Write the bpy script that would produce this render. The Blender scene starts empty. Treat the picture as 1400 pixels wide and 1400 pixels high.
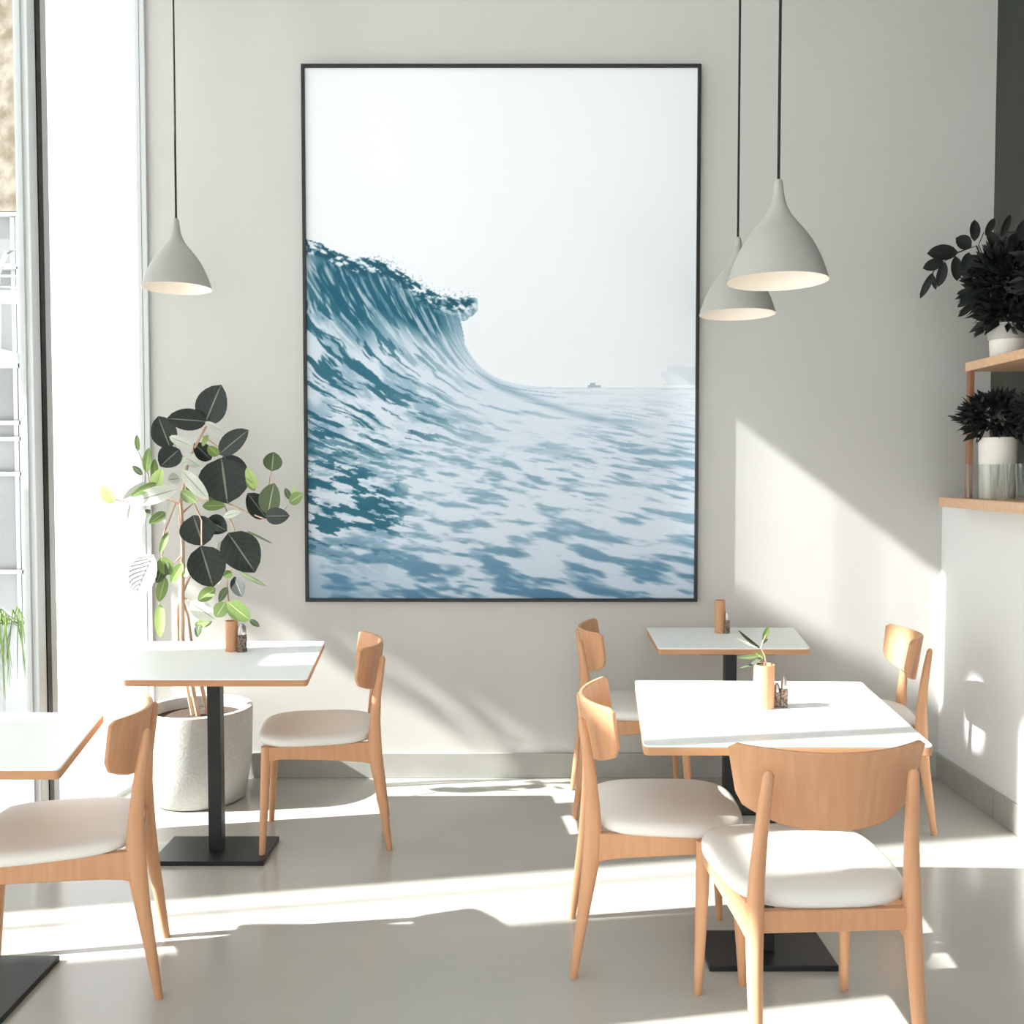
import bpy, bmesh, math, random
import numpy as np
from mathutils import Vector, Matrix

random.seed(5)
PI = math.pi
SC = bpy.context.scene
COL = SC.collection
CAM_H = 1.46
PITCH = math.atan(50 / 1300.0)
F = 1300.0

def ray(px, py):
    a, b = (px - 700) / F, (700 - py) / F
    c, s = math.cos(PITCH), math.sin(PITCH)
    return Vector((a, c + b * s, b * c - s))

def at(px, py, z=None, y=None):
    """photo pixel -> point on the horizontal plane z or on the upright plane y"""
    r = ray(px, py)
    t = (z - CAM_H) / r.z if z is not None else y / r.y
    return Vector((0, 0, CAM_H)) + r * t

# ------------------------------------------------------------------ materials
def lin(c):
    return tuple(((v / 255) / 12.92 if v / 255 <= .04045 else ((v / 255 + .055) / 1.055) ** 2.4) for v in c) + (1,)

def mat(name, rgb, rough=.5, metal=0, spec=.5, noise=None, bump=None, coat=0):
    """rgb in sRGB bytes; noise = (scale vector, rgb2, strength); bump = (scale, strength)"""
    m = bpy.data.materials.new(name); m.use_nodes = True
    nt = m.node_tree; b = nt.nodes['Principled BSDF']
    b.inputs['Base Color'].default_value = lin(rgb)
    b.inputs['Roughness'].default_value = rough
    b.inputs['Metallic'].default_value = metal
    b.inputs['Specular IOR Level'].default_value = spec
    b.inputs['Coat Weight'].default_value = coat
    if noise or bump:
        tc = nt.nodes.new('ShaderNodeTexCoord')
    if noise:
        mp = nt.nodes.new('ShaderNodeMapping'); mp.inputs['Scale'].default_value = noise[0]
        nz = nt.nodes.new('ShaderNodeTexNoise'); nz.inputs['Scale'].default_value = 1; nz.inputs['Detail'].default_value = 6
        rp = nt.nodes.new('ShaderNodeValToRGB')
        rp.color_ramp.elements[0].color = lin(rgb); rp.color_ramp.elements[1].color = lin(noise[1])
        rp.color_ramp.elements[0].position = .5 - noise[2]; rp.color_ramp.elements[1].position = .5 + noise[2]
        nt.links.new(tc.outputs['Object'], mp.inputs[0]); nt.links.new(mp.outputs[0], nz.inputs['Vector'])
        nt.links.new(nz.outputs['Fac'], rp.inputs[0]); nt.links.new(rp.outputs[0], b.inputs['Base Color'])
    if bump:
        n2 = nt.nodes.new('ShaderNodeTexNoise'); n2.inputs['Scale'].default_value = bump[0]; n2.inputs['Detail'].default_value = 5
        bp = nt.nodes.new('ShaderNodeBump'); bp.inputs['Strength'].default_value = bump[1]; bp.inputs['Distance'].default_value = .01
        nt.links.new(tc.outputs['Object'], n2.inputs['Vector']); nt.links.new(n2.outputs['Fac'], bp.inputs['Height'])
        nt.links.new(bp.outputs[0], b.inputs['Normal'])
    return m

M = {}
M['wall'] = mat('wall_paint', (203, 201, 197), .9, spec=.2, noise=((1.2, 1.2, 1.2), (197, 195, 190), .25), bump=(60, .04))
M['wall_white'] = mat('white_wall_paint', (232, 233, 232), .85, spec=.2, bump=(60, .04))
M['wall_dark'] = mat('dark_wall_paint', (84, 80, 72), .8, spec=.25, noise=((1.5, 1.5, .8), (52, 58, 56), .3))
M['skirting'] = mat('skirting_grey', (172, 172, 166), .6, noise=((8, 8, 8), (160, 160, 153), .3))
M['ceiling'] = mat('ceiling_paint', (225, 225, 222), .9, spec=.2)
M['frame_white'] = mat('white_window_frame', (226, 229, 230), .4)
M['frame_grey'] = mat('grey_window_frame', (196, 199, 198), .4)
M['frame_black'] = mat('black_window_seal', (22, 23, 24), .4)
M['black'] = mat('black_powder_coat', (33, 37, 38), .38, spec=.4, bump=(220, .05))
M['cord'] = mat('black_textile_cord', (16, 17, 17), .7)
M['lamp'] = mat('matt_grey_lacquer', (168, 167, 161), .55, spec=.35)
M['lamp_in'] = mat('cream_enamel', (252, 240, 226), .6)
M['laminate'] = mat('white_laminate', (240, 243, 240), .42, spec=.35)
M['wood'] = mat('oak', (209, 160, 122), .45, spec=.35, noise=((60, 60, 5), (196, 144, 106), .28), bump=(90, .03))
M['ply'] = mat('oak_edge_band', (205, 158, 118), .5, spec=.3, noise=((5, 5, 60), (178, 130, 92), .3))
M['seat'] = mat('greige_leather', (228, 226, 220), .5, spec=.3, bump=(240, .05))
M['concrete'] = mat('pale_concrete', (205, 205, 202), .85, spec=.2, noise=((90, 90, 90), (186, 185, 180), .3), bump=(90, .15))
M['soil'] = mat('dark_soil', (66, 52, 42), .95, bump=(60, .8))
M['bark'] = mat('tan_bark', (176, 138, 112), .8, noise=((30, 30, 8), (214, 188, 166), .2), bump=(60, .3))
M['frame_art'] = mat('black_picture_frame', (24, 24, 25), .5, noise=((60, 60, 6), (38, 38, 39), .2))
M['ceramic'] = mat('white_ceramic', (226, 222, 214), .5, bump=(50, .05))
M['ceramic_grey'] = mat('grey_ceramic', (176, 172, 164), .6, bump=(50, .1))
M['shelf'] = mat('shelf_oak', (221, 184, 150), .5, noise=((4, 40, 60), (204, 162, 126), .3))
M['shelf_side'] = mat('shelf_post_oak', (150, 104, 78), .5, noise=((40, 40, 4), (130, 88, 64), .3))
M['pepper'] = mat('peppercorns', (70, 56, 48), .7, noise=((160, 160, 160), (160, 140, 125), .1), bump=(160, .6))
M['salt'] = mat('salt', (240, 236, 228), .8)
M['steel'] = mat('brushed_steel', (190, 188, 184), .3, metal=1)
M['ext_ground'] = mat('white_paving', (236, 237, 235), .9, spec=.1, noise=((.8, .8, .8), (226, 228, 226), .3))
M['ext_wall'] = mat('sand_render', (140, 134, 122), .9, spec=.1, noise=((5, 5, 5), (108, 98, 84), .10), bump=(9, 1.0))
M['ext_panel'] = mat('grey_shopfront_panel', (124, 127, 126), .8, spec=.1, noise=((1.4, 1.4, 1.4), (136, 138, 137), .2))
M['ext_frame'] = mat('white_shopfront_frame', (168, 170, 170), .7)
M['screen'] = mat('white_sun_mask', (238, 238, 235), .9, spec=.1)  # for the added wall that masks the sun

def glass(name, tint=(1, 1, 1), refl=.05, alpha_in=.0):
    m = bpy.data.materials.new(name); m.use_nodes = True; nt = m.node_tree; nt.nodes.clear()
    o = nt.nodes.new('ShaderNodeOutputMaterial'); mx = nt.nodes.new('ShaderNodeMixShader')
    tr = nt.nodes.new('ShaderNodeBsdfTransparent'); gl = nt.nodes.new('ShaderNodeBsdfGlossy')
    lw = nt.nodes.new('ShaderNodeLayerWeight'); lw.inputs['Blend'].default_value = refl
    tr.inputs['Color'].default_value = (*tint, 1); gl.inputs['Roughness'].default_value = .03
    nt.links.new(lw.outputs['Fresnel' if alpha_in == 0 else 'Facing'], mx.inputs[0])
    nt.links.new(tr.outputs[0], mx.inputs[1]); nt.links.new(gl.outputs[0], mx.inputs[2])
    nt.links.new(mx.outputs[0], o.inputs['Surface'])
    return m
M['glass'] = glass('window_glass', (.97, .985, .98), .04)
M['tumbler'] = glass('drinking_glass', (.93, .95, .935), .22, 1)

def floor_mat():
    m = mat('polished_concrete_floor', (178, 177, 170), .3, spec=.5)
    nt = m.node_tree; b = nt.nodes['Principled BSDF']
    tc = nt.nodes.new('ShaderNodeTexCoord')
    n1 = nt.nodes.new('ShaderNodeTexNoise'); n1.inputs['Scale'].default_value = 1.3; n1.inputs['Detail'].default_value = 4
    mp = nt.nodes.new('ShaderNodeMapping'); mp.inputs['Scale'].default_value = (.6, 1.6, 1)
    r1 = nt.nodes.new('ShaderNodeValToRGB')
    r1.color_ramp.elements[0].color = lin((168, 166, 159)); r1.color_ramp.elements[0].position = .2
    r1.color_ramp.elements[1].color = lin((180, 179, 172)); r1.color_ramp.elements[1].position = .8
    nt.links.new(tc.outputs['Object'], mp.inputs[0]); nt.links.new(mp.outputs[0], n1.inputs['Vector'])
    nt.links.new(n1.outputs['Fac'], r1.inputs[0]); nt.links.new(r1.outputs[0], b.inputs['Base Color'])
    n2 = nt.nodes.new('ShaderNodeTexNoise'); n2.inputs['Scale'].default_value = 3; n2.inputs['Detail'].default_value = 6
    mr = nt.nodes.new('ShaderNodeMapRange'); mr.inputs['To Min'].default_value = .16; mr.inputs['To Max'].default_value = .34
    nt.links.new(tc.outputs['Object'], n2.inputs['Vector']); b.inputs['Roughness'].default_value = .17
    n3 = nt.nodes.new('ShaderNodeTexNoise'); n3.inputs['Scale'].default_value = 4; n3.inputs['Detail'].default_value = 3
    bp = nt.nodes.new('ShaderNodeBump'); bp.inputs['Strength'].default_value = .02; bp.inputs['Distance'].default_value = .02
    nt.links.new(tc.outputs['Object'], n3.inputs['Vector']); nt.links.new(n3.outputs['Fac'], bp.inputs['Height']); nt.links.new(bp.outputs[0], b.inputs['Normal'])
    return m
M['floor'] = floor_mat()

def leaf_mat(name, rgb, vein, rough=.4, stripe=0, stripe_rgb=(30, 40, 36)):
    """a leaf: paler midrib and faint side veins, from the leaf's own UV"""
    m = mat(name, rgb, rough, spec=.4); nt = m.node_tree; b = nt.nodes['Principled BSDF']
    uv = nt.nodes.new('ShaderNodeUVMap'); uv.uv_map = 'uv'
    sp = nt.nodes.new('ShaderNodeSeparateXYZ'); nt.links.new(uv.outputs[0], sp.inputs[0])
    def mth(op, a, b_=None, c=None):
        n = nt.nodes.new('ShaderNodeMath'); n.operation = op
        for i, v in enumerate((a, b_, c)):
            if v is None: continue
            if isinstance(v, (int, float)): n.inputs[i].default_value = v
            else: nt.links.new(v, n.inputs[i])
        return n.outputs[0]
    d = mth('ABSOLUTE', mth('SUBTRACT', sp.outputs['X'], .5))
    mid = mth('LESS_THAN', d, .022)
    ph = mth('FRACT', mth('MULTIPLY', mth('SUBTRACT', sp.outputs['Y'], mth('MULTIPLY', d, .7)), 6.0 if not stripe else 9.0))
    side = mth('MULTIPLY', mth('LESS_THAN', ph, .10 if not stripe else .42), .10 if not stripe else .9)
    mx = nt.nodes.new('ShaderNodeMix'); mx.data_type = 'RGBA'
    mx.inputs[6].default_value = lin(rgb); mx.inputs[7].default_value = lin(vein if not stripe else stripe_rgb)
    nt.links.new(mth('MAXIMUM', mid, side), mx.inputs[0])
    nz = nt.nodes.new('ShaderNodeTexNoise'); nz.inputs['Scale'].default_value = 9; 
    tc = nt.nodes.new('ShaderNodeTexCoord'); nt.links.new(tc.outputs['Object'], nz.inputs['Vector'])
    hv = nt.nodes.new('ShaderNodeHueSaturation'); mr = nt.nodes.new('ShaderNodeMapRange')
    mr.inputs['To Min'].default_value = .7; mr.inputs['To Max'].default_value = 1.3
    nt.links.new(nz.outputs['Fac'], mr.inputs['Value']); nt.links.new(mr.outputs[0], hv.inputs['Value'])
    nt.links.new(mx.outputs[2], hv.inputs['Color']); nt.links.new(hv.outputs[0], b.inputs['Base Color'])
    return m
M['leaf_dark'] = leaf_mat('dark_green_leaf', (34, 43, 38), (128, 130, 116), .5)
M['leaf_green'] = leaf_mat('fresh_green_leaf', (104, 128, 66), (176, 186, 130), .45)
M['leaf_light'] = leaf_mat('light_green_leaf', (160, 182, 110), (120, 140, 80), .5)
M['leaf_olive'] = leaf_mat('olive_leaf', (74, 88, 58), (160, 168, 130), .45)
M['leaf_pale'] = leaf_mat('pale_variegated_leaf', (200, 203, 190), (96, 110, 84), .5)
M['leaf_stripe'] = leaf_mat('striped_white_leaf', (206, 207, 202), (50, 54, 50), .5, stripe=1, stripe_rgb=(70, 74, 70))
M['leaf_black'] = leaf_mat('very_dark_leaf', (20, 26, 24), (40, 46, 40), .55)

# ------------------------------------------------------------------ mesh builder
class MB:
    def __init__(self): self.v = []; self.f = []; self.uv = {}
    def add(self, vs, fs):
        o = len(self.v); self.v += [tuple(p) for p in vs]; self.f += [tuple(i + o for i in f) for f in fs]; return o
    def box(self, x0, x1, y0, y1, z0, z1, T=None):
        vs = [Vector((x, y, z)) for z in (z0, z1) for y in (y0, y1) for x in (x0, x1)]
        if T: vs = [T @ p for p in vs]
        self.add(vs, [(0, 2, 3, 1), (4, 5, 7, 6), (0, 1, 5, 4), (2, 6, 7, 3), (0, 4, 6, 2), (1, 3, 7, 5)])
        return self
    def prism(self, poly, z0, z1, T=None):
        n = len(poly); vs = [Vector((p[0], p[1], z)) for z in (z0, z1) for p in poly]
        if T: vs = [T @ p for p in vs]
        self.add(vs, [tuple(range(n))[::-1], tuple(range(n, 2 * n))] + [(i, (i + 1) % n, n + (i + 1) % n, n + i) for i in range(n)])
        return self
    def lathe(self, prof, n=32, c=(0, 0, 0), close=False):
        vs = [(c[0] + r * math.cos(2 * PI * i / n), c[1] + r * math.sin(2 * PI * i / n), c[2] + z) for r, z in prof for i in range(n)]
        fs = [(k * n + i, k * n + (i + 1) % n, (k + 1) * n + (i + 1) % n, (k + 1) * n + i) for k in range(len(prof) - 1) for i in range(n)]
        if close: fs += [tuple(range(n))[::-1], tuple((len(prof) - 1) * n + i for i in range(n))]
        self.add(vs, fs); return self
    def tube(self, pts, rad, n=8, sx=None):
        """round or (with sx) oval tube through points; rad, sx = one number or one per point; sx is the radius along x"""
        pts = [Vector(p) for p in pts]
        if not hasattr(rad, '__len__'): rad = [rad] * len(pts)
        if sx is not None and not hasattr(sx, '__len__'): sx = [sx] * len(pts)
        vs = []
        for i, p in enumerate(pts):
            d = (pts[min(i + 1, len(pts) - 1)] - pts[max(i - 1, 0)]).normalized()
            a = Vector((1, 0, 0)) if abs(d.x) < .8 else Vector((0, 0, 1))
            u = (a - d * a.dot(d)).normalized(); w = d.cross(u)
            for k in range(n):
                t = 2 * PI * k / n
                vs.append(p + u * math.cos(t) * (sx[i] if sx else rad[i]) + w * math.sin(t) * rad[i])
        m = len(pts)
        self.add(vs, [(k * n + i, k * n + (i + 1) % n, (k + 1) * n + (i + 1) % n, (k + 1) * n + i) for k in range(m - 1) for i in range(n)]
                 + [tuple(range(n))[::-1], tuple((m - 1) * n + i for i in range(n))])
        return self
    def build(self, name, m, parent=None, smooth=True, bevel=0, seg=2, angle=40, subd=0):
        me = bpy.data.meshes.new(name); me.from_pydata(self.v, [], self.f); me.validate()
        bm = bmesh.new(); bm.from_mesh(me); bmesh.ops.recalc_face_normals(bm, faces=bm.faces)
        bm.to_mesh(me); bm.free()
        if self.uv:
            l = me.uv_layers.new(name='uv')
            for lp in me.loops: l.data[lp.index].uv = self.uv.get(lp.vertex_index, (0, 0))
        me.materials.append(m)
        o = bpy.data.objects.new(name, me); COL.objects.link(o)
        if smooth:
            me.polygons.foreach_set('use_smooth', [True] * len(me.polygons))
            me.set_sharp_from_angle(angle=math.radians(angle))
        if bevel:
            b = o.modifiers.new('bevel', 'BEVEL'); b.width = bevel; b.segments = seg; b.limit_method = 'ANGLE'; b.angle_limit = math.radians(35)
        if subd:
            s = o.modifiers.new('sub', 'SUBSURF'); s.levels = s.render_levels = subd
        if parent: o.parent = parent
        return o

def tag(o, label, cat, group=None):
    o['label'] = label; o['category'] = cat
    if group: o['group'] = group
    return o
def struct(o): o['kind'] = 'structure'; return o
def thing(name, label, cat, loc=(0, 0, 0), rz=0, group=None):
    o = bpy.data.objects.new(name, None); COL.objects.link(o); o.empty_display_size = .1
    o.location = loc; o.rotation_euler = (0, 0, rz)
    return tag(o, label, cat, group)
def copy_tree(o, parent=None):
    c = o.copy(); COL.objects.link(c); c.parent = parent
    for ch in list(o.children): copy_tree(ch, c)
    return c

# ------------------------------------------------------------------ the room
YB, XR, XL, ZC, YF = 4.55, 2.06, -1.73, 4.2, -2.6      # back wall, right wall, left corner, ceiling, front
SL = .12                                                # the window wall runs outward towards the camera
def wl(y): return XL - SL * (YB - y)
WT = Matrix.Translation((XL, YB, 0)) @ Matrix.Rotation(math.atan(SL), 4, 'Z').inverted()   # local: -y along the wall, -x outside
SCY = math.sqrt(1 + SL * SL)
def wy(y): return -(YB - y) * SCY                       # room y -> wall-local y

struct(MB().prism([(wl(YF) - .15, YF - .1), (2.6, YF - .1), (2.6, YB + .2), (XL - .15, YB + .2)], -.1, 0).build('floor', M['floor'], smooth=False))
struct(MB().prism([(wl(YF) - .15, YF - .1), (2.6, YF - .1), (2.6, YB + .2), (XL - .15, YB + .2)], ZC, ZC + .15).build('ceiling', M['ceiling'], smooth=False))
struct(MB().box(XL - .02, 2.6, YB, YB + .2, 0, ZC).build('wall_back', M['wall'], smooth=False))
struct(MB().box(XR, 2.28, YF, YB, 0, 1.318).build('wall_right', M['wall_white'], smooth=False))
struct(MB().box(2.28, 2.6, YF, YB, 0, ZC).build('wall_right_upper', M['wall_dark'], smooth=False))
# front: wall behind the camera, its wide window added for fill light
fw = MB().box(wl(YF), -1.7, YF - .1, YF, 0, ZC).box(1.7, 2.28, YF - .1, YF, 0, ZC).box(-1.7, 1.7, YF - .1, YF, 3.6, ZC)
struct(fw.build('wall_front', M['wall_white'], smooth=False))
w = struct(MB().box(-1.7, 1.7, YF - .06, YF - .05, 0, 3.6).build('window_1', M['glass'], smooth=False))
MB().box(-1.7, -1.64, YF - .09, YF - .01, 0, 3.6).box(1.64, 1.7, YF - .09, YF - .01, 0, 3.6).box(-.03, .03, YF - .09, YF - .01, 0, 3.6).build('window_frame', M['frame_white'], w, smooth=False)
# left: glazing from floor to head
def wbox(mb, y0, y1, x0, x1, z0, z1): return mb.box(x0, x1, wy(y0), wy(y1), z0, z1, WT)
lw_ = MB(); wbox(lw_, YF - .1, YB, -.14, 0, 3.95, ZC)
struct(lw_.build('wall_left', M['wall_white'], smooth=False))
def window(n, y0, y1, mull=()):
    g = struct(wbox(MB(), y0, y1, -.036, -.030, .0, 3.95).build('window_%d' % n, M['glass'], smooth=False))
    f = MB()
    for a, b in [(y0, y0 + .012), (y1 - .012, y1)] + [(m - .02, m + .02) for m in mull]: wbox(f, a, b, -.045, -.018, 0, 3.95)
    wbox(f, y0, y1, -.045, -.018, 3.91, 3.95); wbox(f, y0, y1, -.045, -.018, 0, .02)
    f.build('window_frame', M['frame_grey'], g, smooth=False)
window(2, 3.80, 4.545)
window(3, 2.12, 3.66)
window(4, -.2, 2.06)
window(5, YF, -.26)
t1 = MB(); wbox(t1, 3.66, 3.69, -.02, .004, 0, 3.95); wbox(t1, 3.69, 3.725, -.02, -.006, 0, 3.95); wbox(t1, 2.06, 2.12, -.10, 0, 0, 3.95); wbox(t1, -.26, -.2, -.10, 0, 0, 3.95)
struct(t1.build('trim_1', M['frame_white'], smooth=False, bevel=.004))
t2 = MB(); wbox(t2, 3.725, 3.752, -.02, -.002, 0, 3.95)
struct(t2.build('trim_2', M['frame_black'], smooth=False))
t3 = MB(); wbox(t3, 3.752, 3.80, -.04, -.008, 0, 3.95); wbox(t3, 4.535, 4.55, -.018, .010, 0, 3.95)
struct(t3.build('trim_3', M['frame_grey'], smooth=False, bevel=.003))
struct(MB().box(XL, XR, YB - .014, YB, 0, .122).build('baseboard_back', M['skirting'], smooth=False, bevel=.003))
bbr = MB().box(XR - .014, XR, 4.0, YB - .014, 0, .122).box(XR - .014, XR, 3.62, 3.995, 0, .122).box(XR - .014, XR, YF, 3.615, 0, .122)
struct(bbr.build('baseboard_right', M['skirting'], smooth=False, bevel=.003))

def make_art(W, H):
    """sRGB colours (H, W, 3), row 0 = top, of the printed sea photograph; coordinates in 540 x 732 units"""
    rs = np.random.RandomState(7)
    X, Y = np.meshgrid((np.arange(W) + .5) / W * 540, (np.arange(H) + .5) / H * 732)
    def noise(u, v, seed):
        r = np.random.RandomState(seed); T = r.rand(256, 256)
        iu = np.floor(u).astype(int); iv = np.floor(v).astype(int)
        fu = u - iu; fv = v - iv
        fu = fu * fu * (3 - 2 * fu); fv = fv * fv * (3 - 2 * fv)
        a = T[iu % 256, iv % 256]; b = T[(iu + 1) % 256, iv % 256]
        c = T[iu % 256, (iv + 1) % 256]; d = T[(iu + 1) % 256, (iv + 1) % 256]
        return (a * (1 - fu) + b * fu) * (1 - fv) + (c * (1 - fu) + d * fu) * fv
    def fbm(u, v, seed, o=4):
        s = 0; a = 1; t = 0
        for i in range(o):
            s = s + a * noise(u * 2 ** i, v * 2 ** i, seed + i); t += a; a *= .55
        return s / t
    def sm(a, b, x):
        t = np.clip((x - a) / (b - a), 0, 1); return t * t * (3 - 2 * t)
    def C(*c): return np.array(c, float) / 255
    def mix(A, B, m): return A * (1 - m[..., None]) + B * m[..., None]
    # stream function p: 0 on the inner edge of the curl, growing down and to the left
    def curve(p, x):
        x0 = 211 - .80 * p; k = 31 + .74 * p; h = 80 + .30 * p
        return 438 + .60 * p - h * np.exp(-np.clip((x - x0) / k, -6, 60))
    lo = np.full(X.shape, -30.); hi = np.full(X.shape, 900.)
    for _ in range(22):
        m = (lo + hi) / 2; f = curve(m, X)
        below = Y > f
        lo = np.where(below, m, lo); hi = np.where(below, hi, m)
    p = (lo + hi) / 2
    # sky
    g = Y / 732
    img = mix(np.zeros((H, W, 3)) + C(239, 241, 247), np.zeros((H, W, 3)) + C(229, 233, 238), sm(.1, .6, g))
    # water
    light = C(206, 216, 227); pale = C(222, 228, 236); midc = C(128, 160, 180); deep = C(34, 92, 112); blue = C(78, 122, 152)
    wx = fbm(X / 60, Y / 60, 3) * 14
    s_ = (X * .85 + Y * .5)
    freq = 1 / (3.2 + p * .028)
    n1 = fbm(p * freq * 1.0 + 40 + wx * .05, s_ / 46, 11, 4)
    n2 = fbm(p / 8.5 + wx * .2, s_ / 38, 23, 4)
    far = sm(430, 560, Y) 
    # ripples of the flat water, bigger towards the bottom
    per = 3 + np.clip(Y - 430, 0, 400) * .058
    q = (Y - 430 - .22 * (X - 300) * sm(0, 500, 540 - X))
    ph = np.log(np.clip(per, 1, None)) / .058
    rip = fbm(X / (per * 2.1) + 9, ph * 1.7 - X * .012 + fbm(X / 90, Y / 60, 5) * 1.1, 31, 3)
    water = mix(np.zeros((H, W, 3)) + light, np.zeros((H, W, 3)) + midc, sm(.50, .72, n1) * .75)
    ripc = mix(np.zeros((H, W, 3)) + light, np.zeros((H, W, 3)) + midc, sm(.42, .74, rip) * .95)
    flat = sm(120, 260, p) * sm(470, 560, Y) + sm(330, 440, X) * sm(436, 470, Y)
    flat = np.clip(flat, 0, 1)
    water = mix(water, ripc, flat)
    bot = sm(600, 732, Y)
    water = mix(water, np.zeros((H, W, 3)) + blue, bot * sm(.42, .66, rip) * .75 + bot * .12)
    # far, hazy water by the horizon
    water = mix(water, np.zeros((H, W, 3)) + pale, sm(250, 420, X) * (1 - sm(438, 540, Y)) * .75)
    # long dark streaks of the face, on the left
    left = 1 - sm(60, 235, X + (Y - 330) * -.25)
    st = sm(.52, .60, n2) * left * (1 - sm(505, 560, Y)) * sm(240, 330, Y + X * -.1)
    water = mix(water, np.zeros((H, W, 3)) + deep, st * .9)
    pat = fbm(X / 26 + 7, (Y - X * .26) / 7 + 3, 51, 4)
    zone = np.exp(-((Y - 612 - .05 * X) / 46) ** 2) * (1 - sm(60, 190, X)) + .55 * np.exp(-((Y - 560 + .1 * X) / 75) ** 2) * (1 - sm(40, 170, X))
    water = mix(water, np.zeros((H, W, 3)) + deep, np.clip(sm(.60, .67, pat + zone * .12) * np.clip(zone * 1.5, 0, 1), 0, 1) * .92)
    water = mix(water, np.zeros((H, W, 3)) + blue, (1 - sm(0, 200, X)) * sm(650, 732, Y) * .45)
    # a darker crease running right from the foot of the curl
    cy = np.interp(X[0], [215, 240, 270, 320, 370, 420, 500], [385, 418, 437, 456, 473, 484, 492])[None, :]
    cr = np.exp(-((Y - cy) / 5.) ** 2) * sm(215, 260, X) * (1 - sm(400, 520, X))
    water = mix(water, np.zeros((H, W, 3)) + midc, np.clip(cr, 0, 1) * (.25 + .9 * n1))
    # the face under the lip: deep teal with bright threads
    lipy = 232 + .375 * X + 8 * np.sin(X / 23) * sm(20, 80, X)
    dy = Y - lipy
    dark = np.exp(-((X - 150) / 62.) ** 2 - ((dy - 34) / 34.) ** 2) + np.exp(-((dy - 45 - (60 - X) * .10) / 30.) ** 2) * sm(-30, 40, X) * (1 - sm(120, 200, X))
    dark += .8 * np.exp(-(((X - 62) + (330 - Y) * .32) / 30.) ** 2) * sm(240, 290, Y) * (1 - sm(340, 400, Y))
    thr = fbm(p / 3.0 + 2, s_ / 34 + p / 60, 61, 3)
    water = mix(water, np.zeros((H, W, 3)) + deep, np.clip(dark * 1.15, 0, 1) * (1 - .75 * sm(.50, .68, thr)))
    crest = np.exp(-((dy - 9) / 12.) ** 2) * (1 - sm(225, 240, X))
    cn = fbm(X / 9, (Y - .4 * X) / 5, 71, 4)
    water = mix(water, np.zeros((H, W, 3)) + deep * .9, np.clip(crest * 1.4, 0, 1) * sm(.40, .56, cn))
    water = mix(water, np.zeros((H, W, 3)) + C(226, 232, 238), np.clip(crest * 1.2, 0, 1) * sm(.56, .66, 1 - cn))
    # silhouette: below the crest line on the left, below the inner curl, or below the horizon
    edge = fbm(X / 7, Y / 7, 81, 3) * 10 - 5
    under_lip = dy + edge * .7 > 0
    inner = Y > curve(np.zeros_like(X), X)
    lip_tip = (X < 238) & (Y < 345) & under_lip & (Y < 331 + (238 - X) * .9 + edge)
    left_of_curl = (X < 212 + 8 * np.sin((Y - 340) / 30)) & under_lip
    wave = lip_tip | (left_of_curl & (Y > 300)) | (under_lip & (X < 205)) | (inner & (X > 206)) | (Y > 438)
    img = np.where(wave[..., None], water, img)
    # spray above the lip
    sp = noise(X / 1.6, Y / 1.6, 91)
    d = np.clip((dy + 22) / 22, 0, 1) * (dy < 2) * sm(20, 110, X) * (1 - sm(232, 246, X))
    img = mix(img, np.zeros((H, W, 3)) + C(120, 150, 168), (sp > 1.02 - .32 * d) * d * .8)
    # hazy headland and a small boat
    head = ((X > 488 + fbm(Y / 5, X / 8, 95) * 14) & (Y > 405 + (X < 500) * 8 + fbm(X / 9, Y / 30, 96) * 5) & (Y < 434)) * .5
    img = mix(img, np.zeros((H, W, 3)) + C(205, 214, 228), head.astype(float))
    boat = ((abs(X - 399) < 9) & (abs(Y - 435.5) < 1.3)) | ((abs(X - 397) < 3.5) & (abs(Y - 432.5) < 2.2))
    img = mix(img, np.zeros((H, W, 3)) + C(150, 165, 180), boat.astype(float) * .8)
    img = mix(img, np.zeros((H, W, 3)) + C(150, 170, 188), ((abs(Y - 437.5 - noise(X / 14, X * 0, 97) * 1.2) < .8) & (X > 300)) * .25)
    return np.clip(img, 0, 1)

# ------------------------------------------------------------------ framed print
PZ0, PZ1 = at(685, 823, y=4.5).z, at(685, 86, y=4.5).z
pc = at(685.5, 823, y=4.516)
art_root = thing('framed_picture', 'large black-framed print of a breaking teal ocean wave hanging on the back wall', 'picture', (pc.x, pc.y, pc.z))
LEAN = 0.0
art_root.rotation_euler = (LEAN, 0, 0)
pw = at(957, 455, y=4.51).x - at(414, 455, y=4.51).x
ptop = at(685.5, 86, y=4.51); ph = (ptop - Vector(pc)).length
# a tiny taper keeps nothing: plain rectangle, the lean alone squares it up
fr = MB(); t = .016; hw = pw / 2
fr.box(-hw, -hw + t, 0, .03, 0, ph).box(hw - t, hw, 0, .03, 0, ph).box(-hw + t, hw - t, 0, .03, 0, t).box(-hw + t, hw - t, 0, .03, ph - t, ph)
fr.build('frame', M['frame_art'], art_root, smooth=False, bevel=.0015)
GW, GH = 500, 678
img = make_art(GW, GH)
xs = np.linspace(-hw + t, hw - t, GW); zs = np.linspace(ph - t, t, GH)
gx, gz = np.meshgrid(xs, zs)
co = np.stack([gx, np.full_like(gx, .012), gz], -1).astype(np.float32).reshape(-1)
me = bpy.data.meshes.new('print')
me.vertices.add(GW * GH); me.vertices.foreach_set('co', co)
idx = np.arange(GW * GH).reshape(GH, GW)
q = np.stack([idx[1:, :-1], idx[1:, 1:], idx[:-1, 1:], idx[:-1, :-1]], -1).reshape(-1)
nq = (GW - 1) * (GH - 1)
me.loops.add(nq * 4); me.loops.foreach_set('vertex_index', q.astype(np.int32))
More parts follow.
